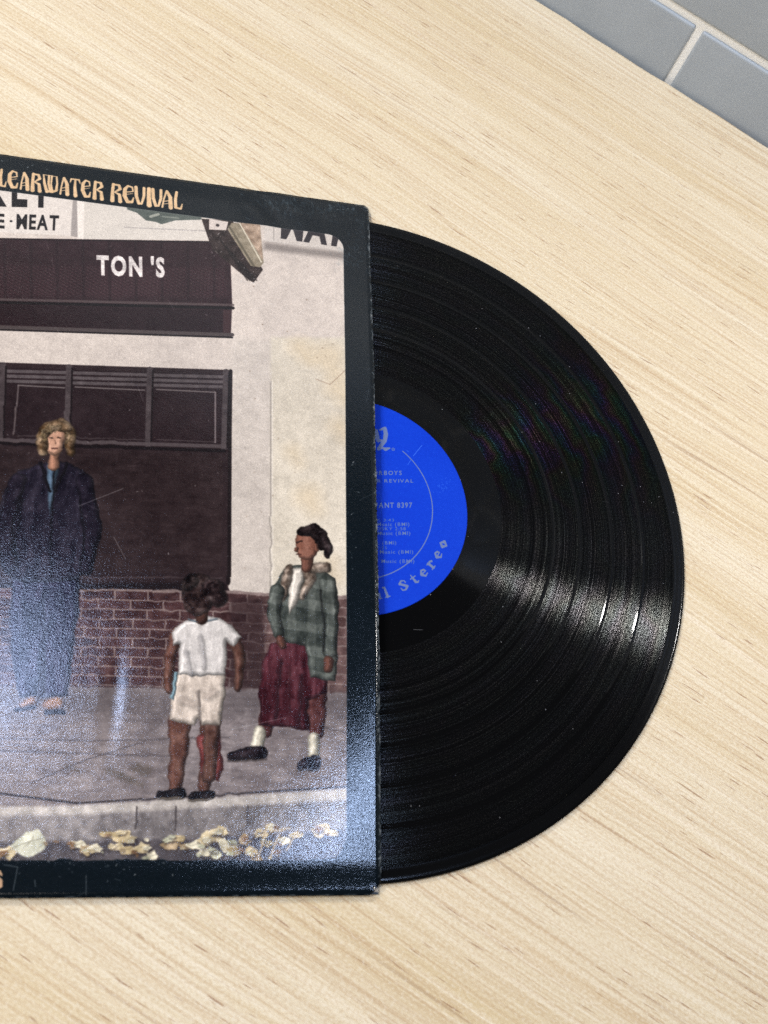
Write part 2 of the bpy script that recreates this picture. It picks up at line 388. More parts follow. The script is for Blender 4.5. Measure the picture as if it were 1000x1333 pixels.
# ------------------------------------------------------------------ the printed cover sheet (a plain street scene in the cover's colours)
S_ = 0.3143; ZS = 0.0025
def P(u, v): return inv(u, v, ZS)
def PP(*uv): return [inv(u, v, ZS) for u, v in uv]
PXM = 1/2900.0                       # one photo pixel in metres on the sleeve
def cover_image():
    cv = Canvas(-S_, -S_, 0, 0, 5200, col(12, 24, 33))
    h, w = cv.h, cv.w
    n1 = vnoise(h, w, 120, 1, 5); n2 = vnoise(h, w, 14, 2, 3); n3 = rng.normal(0, 1, (h, w)).astype(np.float32)
    nh = vnoise(h, w, (40, 5), 5, 3); nv = vnoise(h, w, (9, 46), 8, 3)
    cv.a += (n1*0.02)[..., None]
    # picture field with rounded corners, in front of which everything else is printed
    def rrect(x0, y0, x1, y1, r, n=8):
        pts = []
        for cx, cy, a0 in ((x1-r, y1-r, 0), (x0+r, y1-r, 90), (x0+r, y0+r, 180), (x1-r, y0+r, 270)):
            for k in range(n+1):
                t = math.radians(a0+90*k/n); pts.append((cx+r*math.cos(t), cy+r*math.sin(t)))
        return pts
    b, cov = cv.poly_cov(cv.px(rrect(-S_+.012, -.3023, -.0128, -.0214, .008)), 1.5)
    clip = np.zeros((h, w), np.float32); clip[b[2]:b[3], b[0]:b[1]] = cov; cv.clip = clip
    def tex(base, k1=0.0, k2=0.0, k3=0.0, kh=0.0, kv=0.0, tint=(1, 1, 1)):
        base = np.asarray(base, np.float32); tint = np.asarray(tint, np.float32)
        def f(x0, x1, y0, y1):
            sl = (slice(y0, y1), slice(x0, x1))
            m = n1[sl]*k1+n2[sl]*k2+n3[sl]*k3*0.1+nh[sl]*kh+nv[sl]*kv
            return base+m[..., None]*tint
        return f
    X0 = -320                        # photo column beyond the left edge of the sleeve
    def R(pts, c, soft=1.2, a=1.0): cv.poly(PP(*pts), c, soft, a)
    def L(pts, rad, c, soft=1.2, a=1.0):
        rr = [q*PXM for q in rad] if hasattr(rad, '__len__') else rad*PXM
        cv.stroke(PP(*pts), rr, c, soft, a)
    # wall
    R([(X0, 180), (470, 240), (470, 1130), (X0, 1130)], tex(col(203, 196, 193), .10, .06, .10, tint=(1, .98, .92)))
    R([(300, 440), (360, 445), (360, 780), (296, 780)], tex(col(192, 187, 184), .10, .06, .1), 20, .6)
    R([(352, 440), (470, 445), (470, 785), (352, 780)], tex(col(205, 200, 190), .16, .06, .1), 10, .8)
    for (u, v, r_) in ((425, 470, 22), (390, 455, 14), (440, 560, 12), (400, 650, 16), (425, 740, 12), (440, 510, 18), (380, 590, 8)):
        L([(u, v), (u+8, v+14)], [r_, r_*.6], col(206, 188, 158), 40, .35)
    L([(352, 498), (352, 770)], .9, col(150, 145, 143), 2, .7); L([(354, 498), (354, 770)], .8, col(222, 218, 214), 2, .6)
    L([(410, 497), (428, 505), (447, 488)], .5, col(150, 130, 115), 1.5, .7)
    for _ in range(26):
        u, v = random.uniform(305, 446), random.uniform(345, 765)
        L([(u, v)], random.uniform(.4, 1.3), col(135, 120, 108), 2, random.uniform(.25, .7))
    # sign boards along the top
    R([(X0, 200), (100, 235), (103, 309), (X0, 285)], tex(col(214, 209, 207), .05, .02, .05))
    R([(96, 240), (104, 240), (104, 311), (92, 308)], col(165, 160, 160), 3)
    R([(100, 240), (110, 240), (109, 312), (101, 312)], col(226, 222, 220), 2)
    R([(110, 245), (300, 270), (300, 314), (109, 312)], tex(col(209, 205, 202), .05, .02, .05))
    R([(345, 280), (460, 300), (452, 331), (343, 315)], tex(col(203, 198, 196), .05, .03, .06))
    L([(356, 296), (356, 314)], .6, col(150, 146, 146), 2, .7)
    R([(163, 268), (262, 283), (262, 287), (228, 288), (210, 293), (203, 290), (190, 288), (178, 278), (166, 274)], tex(col(96, 104, 102), .1, .1, .1), 2)
    L([(196, 283), (206, 280)], 2, col(190, 192, 186), 2, .7); L([(212, 283), (232, 285)], 1.2, col(160, 165, 160), 2, .6)
    u = 162
    while u < 268:                   # a line of tiny type, too small to read
        wd = random.uniform(3, 9); y = 297+(u-162)*.045
        L([(u, y), (u+wd, y+wd*.045)], .75, col(150, 146, 150), 2, .6); u += wd+2.4
    # big sign lettering, cut off by the border
    dk = col(38, 34, 38)
    def ft(s, tl, tr, bl, br, c, **k): font_text(cv, s, P(*tl), P(*tr), P(*bl), P(*br), c, **k)
    ft('KET', (-24, 214), (68, 226), (-24, 267), (67, 270), dk, bold=.03)
    ft('MAR', (366, 272), (462, 291), (364, 309), (456, 323), col(60, 56, 62), bold=.045)
    ft('E', (-7, 279), (6, 280), (-7, 297), (6, 298), dk, bold=.03)
    L([(14.5, 289)], 1.7, dk); ft('MEAT', (21, 280), (77, 282), (20.5, 298.5), (76, 300.5), dk, bold=.03)
    # awning
    aw = tex(col(56, 38, 44), .05, .05, .06, .03)
    R([(X0, 296), (0, 311), (274, 315), (300, 346), (302, 396), (300, 440), (0, 429), (X0, 420)], aw, 2)
    ys, xs = np.mgrid[0:h, 0:w]
    dia = (((xs*0.55+ys) % 9) < 3).astype(np.float32)*(((xs*0.55-ys) % 9) < 6)
    def mesh(x0, x1, y0, y1):
        sl = (slice(y0, y1), slice(x0, x1))
        return col(60, 41, 47)+(dia[sl]*.075+n1[sl]*.08)[..., None]*np.array([1, .85, .9], np.float32)
    R([(X0, 330), (0, 345), (292, 350), (297, 388), (0, 386), (X0, 378)], mesh, 12)
    for k in range(-8, 9):
        u_ = k*34+6
        L([(u_, 316), (u_+1, 392)], 1.6, col(40, 26, 32), 5, .5)
    L([(X0, 381), (0, 391), (303, 398)], 1.8, col(98, 88, 90), 1.5, .8); L([(X0, 386), (0, 395), (303, 402)], 2.2, col(28, 20, 24), 2)
    R([(X0, 390), (0, 398), (300, 405), (299, 436), (0, 424), (X0, 414)], tex(col(47, 32, 38), .06, .04, .05), 2)
    R([(290, 404), (300, 405), (299, 436), (290, 434)], col(72, 52, 56), 2)
    L([(X0, 415), (0, 427), (302, 437)], 2.6, col(86, 78, 80), 1.5); L([(X0, 419), (0, 430.5), (302, 440.5)], 1.2, col(30, 24, 28), 1.5)
    L([(X0, 300), (0, 312), (274, 316)], 1.0, col(38, 28, 33), 1.5)
    ft("TON 'S", (126, 334), (214, 337), (126.5, 358), (214.5, 361), tex(col(214, 210, 212), 0, .3, .6), bold=.045)
    # timber bracket that carries the corner of the sign
    R([(262, 286), (302, 288), (342, 352), (330, 369), (322, 364), (276, 326)], tex(col(58, 47, 46), .1, .2, .1), 2)
    R([(272, 286), (297, 290), (294, 301), (272, 300)], col(208, 200, 198), 1.5); L([(283, 294.5)], 2.4, col(70, 62, 66), 1.5)
    R([(301, 291), (338, 293), (343, 343), (338, 349), (326, 347), (296, 300)], tex(col(150, 142, 128), .1, .2, .1), 2)
    R([(311, 290), (338, 293), (342, 340)], tex(col(168, 150, 136), .1, .3, .2), 2)
    L([(298, 296), (330, 347)], 1.6, col(110, 104, 92), 1.5); L([(312, 292), (340, 342)], .9, col(225, 220, 208), 1.5, .8)
    for k in range(5): L([(286+k*8, 312+k*9), (322+k*3, 366)], 1.0, col(30, 24, 24), 1.5, .6)
    # shade under the right-hand sign
    R([(343, 316), (452, 331), (452, 340), (343, 326)], col(110, 104, 104), 14, .6)
    # big dark window / door
    R([(X0, 466), (0, 473), (301, 483), (298, 790), (X0, 790)], tex(col(54, 42, 46), .07, .05, .07), 2)
    R([(X0, 474), (0, 479), (294, 489), (293, 580), (0, 574), (X0, 568)], tex(col(48, 36, 41), .08, .05, .06), 2)
    for y_ in (484, 490.5, 497):
        L([(X0, y_-8), (2, y_), (292, y_+8)], 2.2, tex(col(104, 98, 102), .1, .1, .1), 1.5, .85)
    for u_ in (-184, -94, 4, 90, 195, 294):
        L([(u_, 476+u_*.03), (u_-2.5, 578+u_*.02)], 3.6, tex(col(80, 72, 76), .1, .1, .1), 1.5); L([(u_+4, 478+u_*.03), (u_+1.5, 577+u_*.02)], 1.0, col(34, 26, 30), 1.5)
    for u0, u1 in ((24, 84), (98, 188), (204, 280)):
        L([(u0, 502+u0*.03), (u1, 503.5+u1*.03)], .9, col(128, 122, 124), 1.5, .8); L([(u0, 567+u0*.03), (u1, 568+u1*.03)], .6, col(112, 106, 108), 1.5, .5)
    L([(280, 512), (280, 577)], 1, col(140, 132, 136), 1.5, .8); L([(24, 503), (19, 566)], .9, col(125, 118, 120), 1.5, .7)
    L([(X0, 562), (0, 573), (292, 582)], 2.4, col(92, 84, 88), 1.5, .9); L([(X0, 568), (0, 578), (292, 588)], 2.2, col(30, 22, 26), 1.5)
    R([(X0, 573), (0, 583), (290, 593), (288, 748), (X0, 740)], tex(col(57, 45, 48), .10, .07, .09, .05), 4)
    L([(-40, 752), (290, 753)], 1.0, col(92, 82, 86), 2, .6); L([(X0, 768), (290, 765)], 5, col(36, 27, 31), 6)
    L([(300, 484), (299, 560), (298, 760)], 2.2, col(38, 30, 33), 2)
    # brick plinth, course by course
    R([(X0, 762), (0, 765), (298, 770), (470, 780), (470, 905), (300, 897), (0, 892), (X0, 888)], tex(col(138, 124, 124), .1, .15, .15), 2)
    rb = random.Random(5)
    for k in range(11):
        yk = 767+k*12.3; uo = (k % 2)*21-rb.uniform(0, 4)
        u_ = X0+uo
        while u_ < 460:
            lift = lambda q: q*.022+(max(0, q-298)*.045)
            v_ = rb.uniform(-9, 9)
            bc = col(80+v_, 57+v_*.8, 59+v_*.8)
            if u_ > 298: bc = col(104+v_*2, 84+v_*2, 84+v_*2)
            R([(u_, yk+lift(u_)), (u_+41, yk+lift(u_+41)), (u_+41, yk+10.6+lift(u_+41)), (u_, yk+10.6+lift(u_))], tex(bc, .15, .22, .15), 1.4)
            u_ += 43
    R([(298, 776), (345, 780), (345, 900), (298, 897)], col(46, 32, 36), 14, .55)
    # pavement, kerb, gutter
    pv = tex(col(137, 130, 134), .16, .14, .16, .16)
    R([(X0, 888), (0, 893), (300, 897), (470, 905), (470, 1140), (X0, 1140)], pv, 3)
    R([(X0, 886), (0, 893), (300, 897), (470, 905), (470, 935), (X0, 925)], col(88, 82, 86), 34, .45)
    for pts in ([(0, 962), (120, 965), (300, 960)], [(40, 1020), (110, 990), (190, 965)], [(0, 1034), (100, 1046)], [(395, 940), (448, 955)], [(0, 978), (230, 985)]):
        L(pts, .8, col(84, 78, 82), 2, .6)
    for (u_, v_, q) in ((150, 1006, 7), (165, 1013, 6), (182, 1003, 6), (187, 998, 5), (176, 1018, 5), (95, 1000, 4)):
        L([(u_-8, v_-2), (u_+8, v_+3)], [q*.5, q*.4], col(98, 90, 84), 9, .6)
    L([(X0, 1030), (0, 1033), (100, 1046), (180, 1041), (300, 1034), (450, 1025)], 1.0, col(60, 55, 58), 1.5, .8)
    R([(X0, 1045), (0, 1050), (100, 1049), (180, 1044), (300, 1037), (460, 1027), (460, 1044), (300, 1052), (100, 1064), (X0, 1068)], tex(col(192, 188, 187), .14, .2, .2), 6)
    R([(X0, 1064), (100, 1061), (300, 1050), (460, 1042), (460, 1085), (X0, 1112)], tex(col(142, 138, 141), .22, .25, .2), 8, .95)
    R([(X0, 1092), (0, 1096), (250, 1092), (460, 1080), (460, 1140), (X0, 1140)], tex(col(92, 88, 94), .15, .2, .15), 8, .9)
    for u_ in (178, 229, 322): L([(u_, 1050), (u_-1, 1080)], .8, col(70, 64, 66), 1.5, .8)
    # leaves and scraps in the gutter
    rl = random.Random(11)
    def leaf(u_, v_, r_, c, n=9):
        pts = [(u_+r_*rl.uniform(.6, 1.25)*math.cos(2*math.pi*k/n), v_+r_*.62*rl.uniform(.55, 1.3)*math.sin(2*math.pi*k/n)) for k in range(n)]
        R([(x+1.5, y+2.5) for x, y in pts], col(58, 50, 50), 5, .6)
        R(pts, tex(c, .2, .5, .1), 1.5)
        L([(u_-r_*.6, v_+r_*.1), (u_+r_*.1, v_-r_*.1), (u_+r_*.7, v_-r_*.25)], .5, c*.7, 1.5, .7)
    R([(12, 1103), (35, 1083), (52, 1079), (63, 1099), (60, 1106), (38, 1117), (20, 1110)], tex(col(208, 210, 198), .1, .3, .1), 1.5)
    L([(18, 1104), (40, 1095), (60, 1092)], .8, col(165, 164, 152), 1.5, .8); L([(30, 1108), (44, 1090)], .6, col(170, 168, 155), 1.5, .8)
    LC = [col(205, 194, 168), col(188, 174, 144), col(214, 210, 194), col(168, 152, 128), col(200, 202, 184), col(150, 124, 100)]
    spots = [(8, 1110, 12), (102, 1100, 11), (112, 1106, 9), (124, 1105, 10), (142, 1086, 9), (158, 1088, 13), (170, 1094, 8), (152, 1103, 8), (165, 1108, 9), (186, 1104, 11),
             (196, 1115, 9), (222, 1098, 12), (232, 1091, 8), (240, 1103, 7), (256, 1100, 12), (272, 1092, 13), (286, 1083, 11), (294, 1100, 12), (304, 1110, 10), (318, 1094, 9), (280, 1112, 9),
             (266, 1110, 8), (326, 1108, 9), (340, 1086, 9), (346, 1098, 7), (352, 1078, 6), (368, 1094, 9), (384, 1089, 7), (418, 1082, 12), (432, 1086, 8), (334, 1116, 7)]
    spots += [(-20-k*17+rl.uniform(-5, 5), 1104+rl.uniform(-10, 8), rl.uniform(7, 13)) for k in range(16)]
    for u_, v_, r_ in spots: leaf(u_, v_, r_*1.12, LC[rl.choice((0, 0, 1, 2, 2, 4, 3))]*1.04, 11)
    for u_, v_, r_ in spots: leaf(u_+rl.uniform(-9, 9), v_+rl.uniform(-5, 4), r_*.55, LC[rl.choice((0, 2, 4, 5))])
    for k in range(16): leaf(rl.uniform(60, 440), rl.uniform(1092, 1118), rl.uniform(2.5, 5), LC[rl.randrange(6)])
    for a_, b_ in (((348, 1075), (338, 1112)), ((352, 1082), (378, 1078)), ((362, 1086), (350, 1118)), ((372, 1108), (388, 1084))): L([a_, b_], 1.0, col(190, 176, 150), 1.5, .9)

    # ---- plain passers-by
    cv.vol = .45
    # one in dark clothes, hands in pockets, in front of the window
    jk = tex(col(42, 37, 52), .10, .12, .12, kv=.22); tr_ = tex(col(46, 44, 68), .12, .16, .16, kv=.42)
    R([(20, 738), (104, 736), (102, 800), (94, 860), (88, 906), (60, 908), (56, 850), (50, 906), (26, 908), (16, 860), (12, 800)], tr_, 3)
    L([(58, 770), (56, 850), (55, 905)], [1, 2.4, 3], col(38, 34, 58), 4, .8)
    for q in ((30, 760, 24, 860), (76, 770, 80, 890), (90, 760, 86, 850)): L([(q[0], q[1]), (q[2], q[3])], 1.6, col(98, 98, 130), 5, .5)
    L([(30, 918), (44, 912)], [4, 6], tex(col(142, 116, 100), .1, .3, .1), 2); L([(64, 918), (74, 916)], [7, 8], tex(col(150, 122, 104), .1, .3, .1), 2)
    L([(60, 927), (82, 927)], 2.4, col(42, 34, 40), 2); L([(20, 924), (46, 921)], 1.8, col(42, 34, 40), 2)
    R([(52, 606), (70, 600), (92, 604), (112, 616), (122, 650), (126, 700), (120, 742), (100, 756), (60, 760), (18, 756), (2, 738), (-6, 690), (4, 642), (24, 614)], jk, 3)
    L([(24, 626), (6, 690), (14, 738)], [9, 9, 7], tex(col(40, 34, 48), .1, .2, .1), 3); L([(110, 626), (122, 690), (112, 742)], [9, 9, 7], tex(col(38, 32, 46), .1, .2, .1), 3)
    L([(30, 650), (20, 700), (22, 730)], .9, col(22, 18, 28), 3, .7); L([(104, 650), (110, 700), (104, 735)], .9, col(22, 18, 28), 3, .7)
    R([(62, 604), (78, 604), (70, 650), (65, 672), (61, 640)], tex(col(92, 112, 134), .1, .2, .1), 3)
    L([(72, 606), (66, 700), (66, 752)], .8, col(20, 16, 24), 2, .8); L([(54, 604), (64, 640)], 2, col(34, 28, 40), 2); L([(86, 604), (72, 640)], 2, col(34, 28, 40), 2)
    L([(71, 590), (70, 608)], 6, col(168, 130, 112), 2)
    L([(72, 568), (71, 584)], [12, 9.5], tex(col(196, 160, 142), .05, .15, .05), 2)
    hc = tex(col(124, 104, 84), .1, .7, .3)
    L([(56, 590), (55, 570), (64, 556), (80, 552), (91, 562), (92, 590)], [5, 6.5, 7, 7, 6.5, 5], hc, 3); L([(60, 560), (74, 553), (86, 558)], 6.5, hc, 3)
    for k in range(70):
        t = rl.uniform(0, 6.28); u_, v_ = 73+18*math.cos(t)*rl.uniform(.75, 1.1), 566-14*abs(math.sin(t))*rl.uniform(.8, 1.1)+rl.uniform(0, 14)
        if abs(u_-72) < 11 and v_ > 562: continue
        L([(u_, v_), (u_+rl.uniform(-4, 4), v_+rl.uniform(-4, 4))], 1.0, col(*rl.choice([(184, 162, 128), (112, 92, 72), (196, 176, 146)])), 2, .7)
    L([(66, 571), (69, 571)], .9, col(70, 52, 48), 1.5, .8); L([(76, 571), (79, 571)], .9, col(70, 52, 48), 1.5, .8)
    L([(72, 574), (72.5, 578)], .8, col(160, 120, 104), 2, .7); L([(68, 583.5), (76, 583.5)], 1.0, col(130, 84, 78), 1.5, .8); L([(64, 588), (72, 592), (79, 588)], 1.2, col(150, 116, 98), 3, .5)
    # a child in white seen from behind, arms hanging
    sk = col(112, 82, 74)
    L([(234, 940), (232, 985), (228, 1028)], [12, 9, 6.5], tex(sk, .1, .25, .15), 2.5); L([(274, 940), (272, 985), (266, 1026)], [12, 9.5, 6.5], tex(sk*.9, .1, .25, .15), 2.5)
    for (u_, v_) in ((222, 1036), (262, 1037)):
        L([(u_-12, v_), (u_+12, v_-2)], [4.2, 5.8], tex(col(40, 34, 38), .1, .3, .1), 1.5); L([(u_-16, v_+5), (u_+14, v_+4)], 1.3, col(170, 160, 152), 1.5, .9)
    R([(284, 940), (291, 1000), (285, 1016), (262, 1008), (256, 960)], tex(col(122, 66, 66), .1, .2, .1), 2); L([(276, 942), (272, 1010)], [9, 7], tex(sk*.85, .1, .25, .15), 3)
    R([(229, 876), (291, 874), (294, 908), (287, 944), (262, 944), (258, 936), (252, 944), (221, 938), (224, 900)], tex(col(205, 196, 190), .12, .22, .12, kv=.22), 2)
    L([(258, 900), (260, 940)], 1.4, col(150, 140, 138), 4, .7); L([(240, 912), (252, 918)], 5, col(160, 150, 146), 10, .4); L([(272, 908), (280, 902)], 5, col(160, 150, 146), 10, .4)
    L([(232, 826), (222, 852), (219, 884), (220, 898)], [8, 6.5, 5, 4.6], tex(sk, .1, .25, .12), 2); L([(302, 826), (312, 852), (312, 882), (309, 896)], [8, 6.5, 5, 4.6], tex(sk*.92, .1, .25, .12), 2)
    R([(240, 808), (262, 803), (284, 805), (300, 812), (316, 830), (304, 842), (296, 836), (293, 880), (231, 880), (234, 840), (226, 842), (224, 824)], tex(col(214, 212, 214), .10, .14, .10, kv=.22), 2)
    L([(246, 806), (262, 811), (282, 807)], 1.2, col(140, 160, 178), 1.5, .8); L([(262, 830), (266, 870)], 2.5, col(182, 180, 186), 8, .6); L([(244, 850), (250, 878)], 2, col(186, 184, 190), 6, .6)
    R([(226, 876), (231, 876), (227, 912), (222, 908)], col(166, 200, 218), 2)
    L([(262, 797), (262, 806)], 7, tex(sk*.8, .1, .2, .1), 2)
    L([(258, 768), (258, 784)], [19, 16], tex(col(66, 52, 52), .12, .6, .3), 4); L([(276, 766), (284, 780)], [12, 10], tex(col(58, 46, 48), .12, .6, .3), 5); L([(243, 763), (250, 756)], [7, 8], tex(col(50, 40, 40), .1, .5, .2), 5)
    for k in range(34):
        t = rl.uniform(3.0, 6.4); u0, v0 = 264+26*math.cos(t), 774+22*math.sin(t)
        L([(u0, v0), (u0+rl.uniform(-5, 5), v0+rl.uniform(-7, 2))], .5, col(48, 38, 40), 1.5, .6)
    # a taller figure in a green-grey coat and a dark red skirt, seen from the side
    leg = tex(col(96, 62, 62), .1, .25, .15)
    L([(352, 915), (346, 950)], [11, 8], leg, 2); L([(412, 910), (411, 955)], [11, 8], leg, 2)
    L([(339, 952), (334, 972)], [6, 6.5], tex(col(205, 202, 192), .05, .25, .1), 1.5); L([(408, 962), (407, 984)], [6.2, 6.2], tex(col(200, 197, 187), .05, .25, .1), 1.5)
    L([(300, 985), (322, 981), (340, 980)], [4.5, 7, 7], tex(col(42, 32, 38), .1, .4, .1), 1.5); L([(296, 991), (345, 989)], 1.2, col(120, 108, 106), 1.5, .6)
    L([(392, 997), (408, 993)], [6, 8.5], tex(col(42, 32, 38), .1, .4, .1), 1.5); L([(384, 1003), (414, 1002)], 1.3, col(140, 128, 124), 1.5, .7)
    R([(352, 838), (400, 832), (426, 880), (424, 905), (400, 912), (402, 952), (340, 944), (336, 900), (342, 860)], tex(col(84, 42, 52), .15, .14, .15, kv=.30), 2)
    L([(364, 860), (358, 935)], 2, col(60, 28, 38), 6, .7); L([(392, 880), (388, 945)], 2, col(60, 28, 38), 6, .7); L([(376, 870), (374, 940)], 1.3, col(108, 62, 72), 5, .6)
    ys2, xs2 = ys.astype(np.float32), xs.astype(np.float32)
    def plaid(x0, x1, y0, y1):
        sl = (slice(y0, y1), slice(x0, x1)); X = xs2[sl]; Y = ys2[sl]
        m = (np.sin(X*.16+1) > .2)*.07+(np.sin(Y*.13+X*.02) > .2)*.07+n2[sl]*.22
        return col(72, 78, 76)+m[..., None].astype(np.float32)
    R([(370, 742), (396, 736), (418, 742), (434, 756), (440, 790), (438, 840), (436, 888), (404, 884), (396, 842), (362, 836), (350, 800), (356, 764)], plaid, 2)
    R([(380, 744), (392, 740), (396, 752), (386, 790), (376, 802), (374, 770)], tex(col(208, 204, 200), .05, .15, .08), 2)
    fr = tex(col(142, 130, 122), .1, .7, .25)
    L([(376, 742), (370, 762), (366, 782)], [5, 6, 4], fr, 4); L([(400, 744), (404, 756), (392, 780)], [8, 7, 3], fr, 4); L([(404, 742), (424, 742)], [6, 6], fr, 4)
    L([(424, 760), (430, 800), (428, 850)], [9, 9, 8], plaid, 2); L([(416, 770), (420, 820), (420, 850)], 1.2, col(40, 42, 42), 4, .7)
    L([(427, 862), (426, 872)], [5, 4.5], col(112, 80, 72), 2)
    L([(360, 770), (356, 800), (362, 826)], [8, 8, 6], plaid, 2); L([(364, 834), (368, 842)], [5, 4], col(112, 80, 72), 2)
    L([(400, 726), (398, 740)], 7, col(120, 86, 76), 2)
    L([(399, 706), (398, 720)], [14, 12], tex(col(136, 98, 86), .05, .2, .08), 2)
    L([(385, 716), (384, 719)], 2.2, col(128, 92, 80), 2)
    L([(392, 694), (406, 692), (416, 702), (418, 714)], [6, 8, 9, 6], tex(col(42, 32, 34), .1, .5, .2), 2.5)
    L([(422, 706), (427, 718), (424, 728)], [5, 5.5, 3], tex(col(40, 30, 33), .1, .5, .2), 2.5)
    L([(386, 708), (391, 707.5)], 1.0, col(56, 38, 38), 1.5, .8); L([(385, 724), (391, 724.5)], .9, col(100, 58, 56), 1.5, .8); L([(410, 713), (411, 719)], 2.4, col(150, 106, 92), 2, .9)
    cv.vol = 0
    # a slight unevenness of the outlines, as in a screened print
    dx = vnoise(h, w, 16, 41, 2)*7; dy = vnoise(h, w, 16, 42, 2)*7
    ix = np.clip((xs+dx).round().astype(int), 0, w-1); iy = np.clip((ys+dy).round().astype(int), 0, h-1)
    yy = (ys/cv.k-S_);
    fm = np.zeros((h, w), np.float32)
    for u0, v0, u1, v1 in ((-10, 540, 132, 935), (200, 752, 312, 1050), (318, 680, 446, 1012), (-60, 1070, 450, 1120)):
        q = cv.px(PP((u0, v1), (u1, v1), (u1, v0), (u0, v0))); x0, y0 = np.clip(q.min(0).astype(int), 0, w-1); x1, y1 = np.clip(q.max(0).astype(int), 0, w-1)
        fm[y0:y1, x0:x1] = 1
    wp = cv.a[iy, ix]; wp = (wp+cv.a[np.clip(iy+1, 0, h-1), ix]+cv.a[iy, np.clip(ix+1, 0, w-1)])/3
    cv.a = cv.a*(1-fm[..., None])+wp*fm[..., None]
    # fine print grain over the whole picture field
    cv.a += (n3*0.012+n2*0.012)[..., None]*clip[..., None]
    cv.clip = None

    # ---- lettering on the border
    tan = tex(col(216, 190, 158), .04, .10, .06)
    def band(u0, u1, ch):
        top = lambda u: 220.3+u*.128; bot = lambda u: 245.0+u*.127
        def f(x, y):
            u = u0+(u1-u0)*x; v = bot(u)+(top(u)-bot(u))*y
            return P(u-(y-.5)*0.5, v)
        sw = (abs(u1-u0)*.62+24*.26)*PXM*(.82 if ch == 'W' else 1)
        stroke_glyph(cv, PSY[ch], f, sw, tan, 1.3)
    for ch, u0, u1 in (('C', -14, -1), ('L', -2, 9.5), ('E', 9.5, 25), ('A', 25, 39), ('R', 39, 55), ('W', 55.5, 76), ('A', 76.5, 91), ('T', 91, 105), ('E', 105, 119.5), ('R', 119.5, 136),
                       ('R', 142.5, 160), ('E', 159, 176), ('V', 175, 190), ('I', 189, 199), ('V', 197, 212), ('A', 209, 226), ('L', 224.5, 239)):
        band(u0, u1, ch)
    for i, ch in enumerate('CREEDENCE'): band(-190+i*19, -172+i*19, ch)
    stroke_glyph(cv, PSY['S'], lambda x, y: P(-12+17*x, 1157-24*y), 15*PXM, tex(col(196, 168, 144), .04, .1, .06), 1.3)

    # ---- wear: rubbed edges, scratches and specks; painted crease highlights
    rw = random.Random(21)
    wc = col(165, 170, 175)
    for _ in range(520):             # right edge chips
        y = -rw.random()*S_
        cv.stroke([(-rw.random()**3*.0012, y), (-rw.random()**3*.0010, y+rw.uniform(.0003, .0022))], rw.uniform(.00008, .00026), wc, 1.0, rw.uniform(.15, .75))
    for _ in range(300):             # top and bottom folds
        x = -rw.random()*S_; y = -.0003 if rw.random() < .5 else -S_+.0003
        cv.stroke([(x, y), (x+rw.uniform(.0005, .003), y)], rw.uniform(.0001, .0002), wc, 1.0, rw.uniform(.1, .5))
    for _ in range(420):             # specks everywhere
        x, y = -rw.random()*S_, -rw.random()*S_
        cv.stroke([(x, y), (x+rw.uniform(-.0006, .0006), y+rw.uniform(-.0006, .0006))], rw.uniform(.00005, .00016), col(205, 205, 210), 1.0, rw.uniform(.15, .6))
    for _ in range(60):              # scratches
        x, y = -rw.random()*.18, -rw.random()*S_; a_ = rw.choice([1.3, 1.8, .4, -.5])+rw.uniform(-.3, .3); l_ = rw.uniform(.002, .011)
        cv.stroke([(x, y), (x+math.cos(a_)*l_*.5, y+math.sin(a_)*l_*.52), (x+math.cos(a_)*l_, y+math.sin(a_)*l_)], .00006, col(190, 192, 198), 1.0, rw.uniform(.15, .5))
    for u0, v0, u1, v1 in ((5, 1126, 23, 1129), (23, 1129, 17, 1159), (102, 660, 160, 637), (148, 700, 163, 728), (45, 1146, 46, 1154), (112, 1140, 112, 1165), (300, 950, 372, 935)):
        L([(u0, v0), (u1, v1)], .3, col(190, 192, 198), 1.0, .5)
    for _ in range(170):             # clusters by the brackets and on the border
        cu, cvv, su, sv = rw.choice([(285, 310, 14, 14), (330, 360, 6, 8), (455, 690, 5, 60), (230, 900, 60, 60), (20, 216, 60, 5), (120, 1130, 80, 5), (310, 340, 10, 20), (460, 270, 10, 5), (400, 1105, 60, 15)])
        u_, v_ = rw.gauss(cu, su), rw.gauss(cvv, sv)
        L([(u_, v_), (u_+rw.uniform(-2, 2), v_+rw.uniform(-2, 2))], rw.uniform(.2, .55), col(205, 207, 212), 1.0, rw.uniform(.2, .7))
    for cu, cvv, su, sv, n_ in ((385, 268, 26, 10, 150), (440, 272, 18, 7, 70), (450, 333, 12, 8, 60), (350, 262, 16, 6, 50), (466, 300, 8, 22, 50)):  # crease highlights and scuffs near the upper right corner, painted as pale strokes
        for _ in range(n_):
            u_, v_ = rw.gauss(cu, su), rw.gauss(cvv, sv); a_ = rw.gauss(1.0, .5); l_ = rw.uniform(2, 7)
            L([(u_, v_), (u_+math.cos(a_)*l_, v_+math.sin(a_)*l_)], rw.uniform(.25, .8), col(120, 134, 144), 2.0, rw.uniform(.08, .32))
    cv.poly([(0, 0), (-.0022, 0), (-.0015, -.0016), (0, -.0028)], col(176, 172, 166), 2, .9)
    g = (rng.normal(0, 1, (h//2+1, w//2+1)).repeat(2, 0).repeat(2, 1)[:h, :w]).astype(np.float32)
    cv.a = np.clip(cv.a, 0, 1)**1.2*.94*(1+g[..., None]*.035)*np.array([1.03, 1.0, .955], np.float32)
    return cv.image('cover_print')

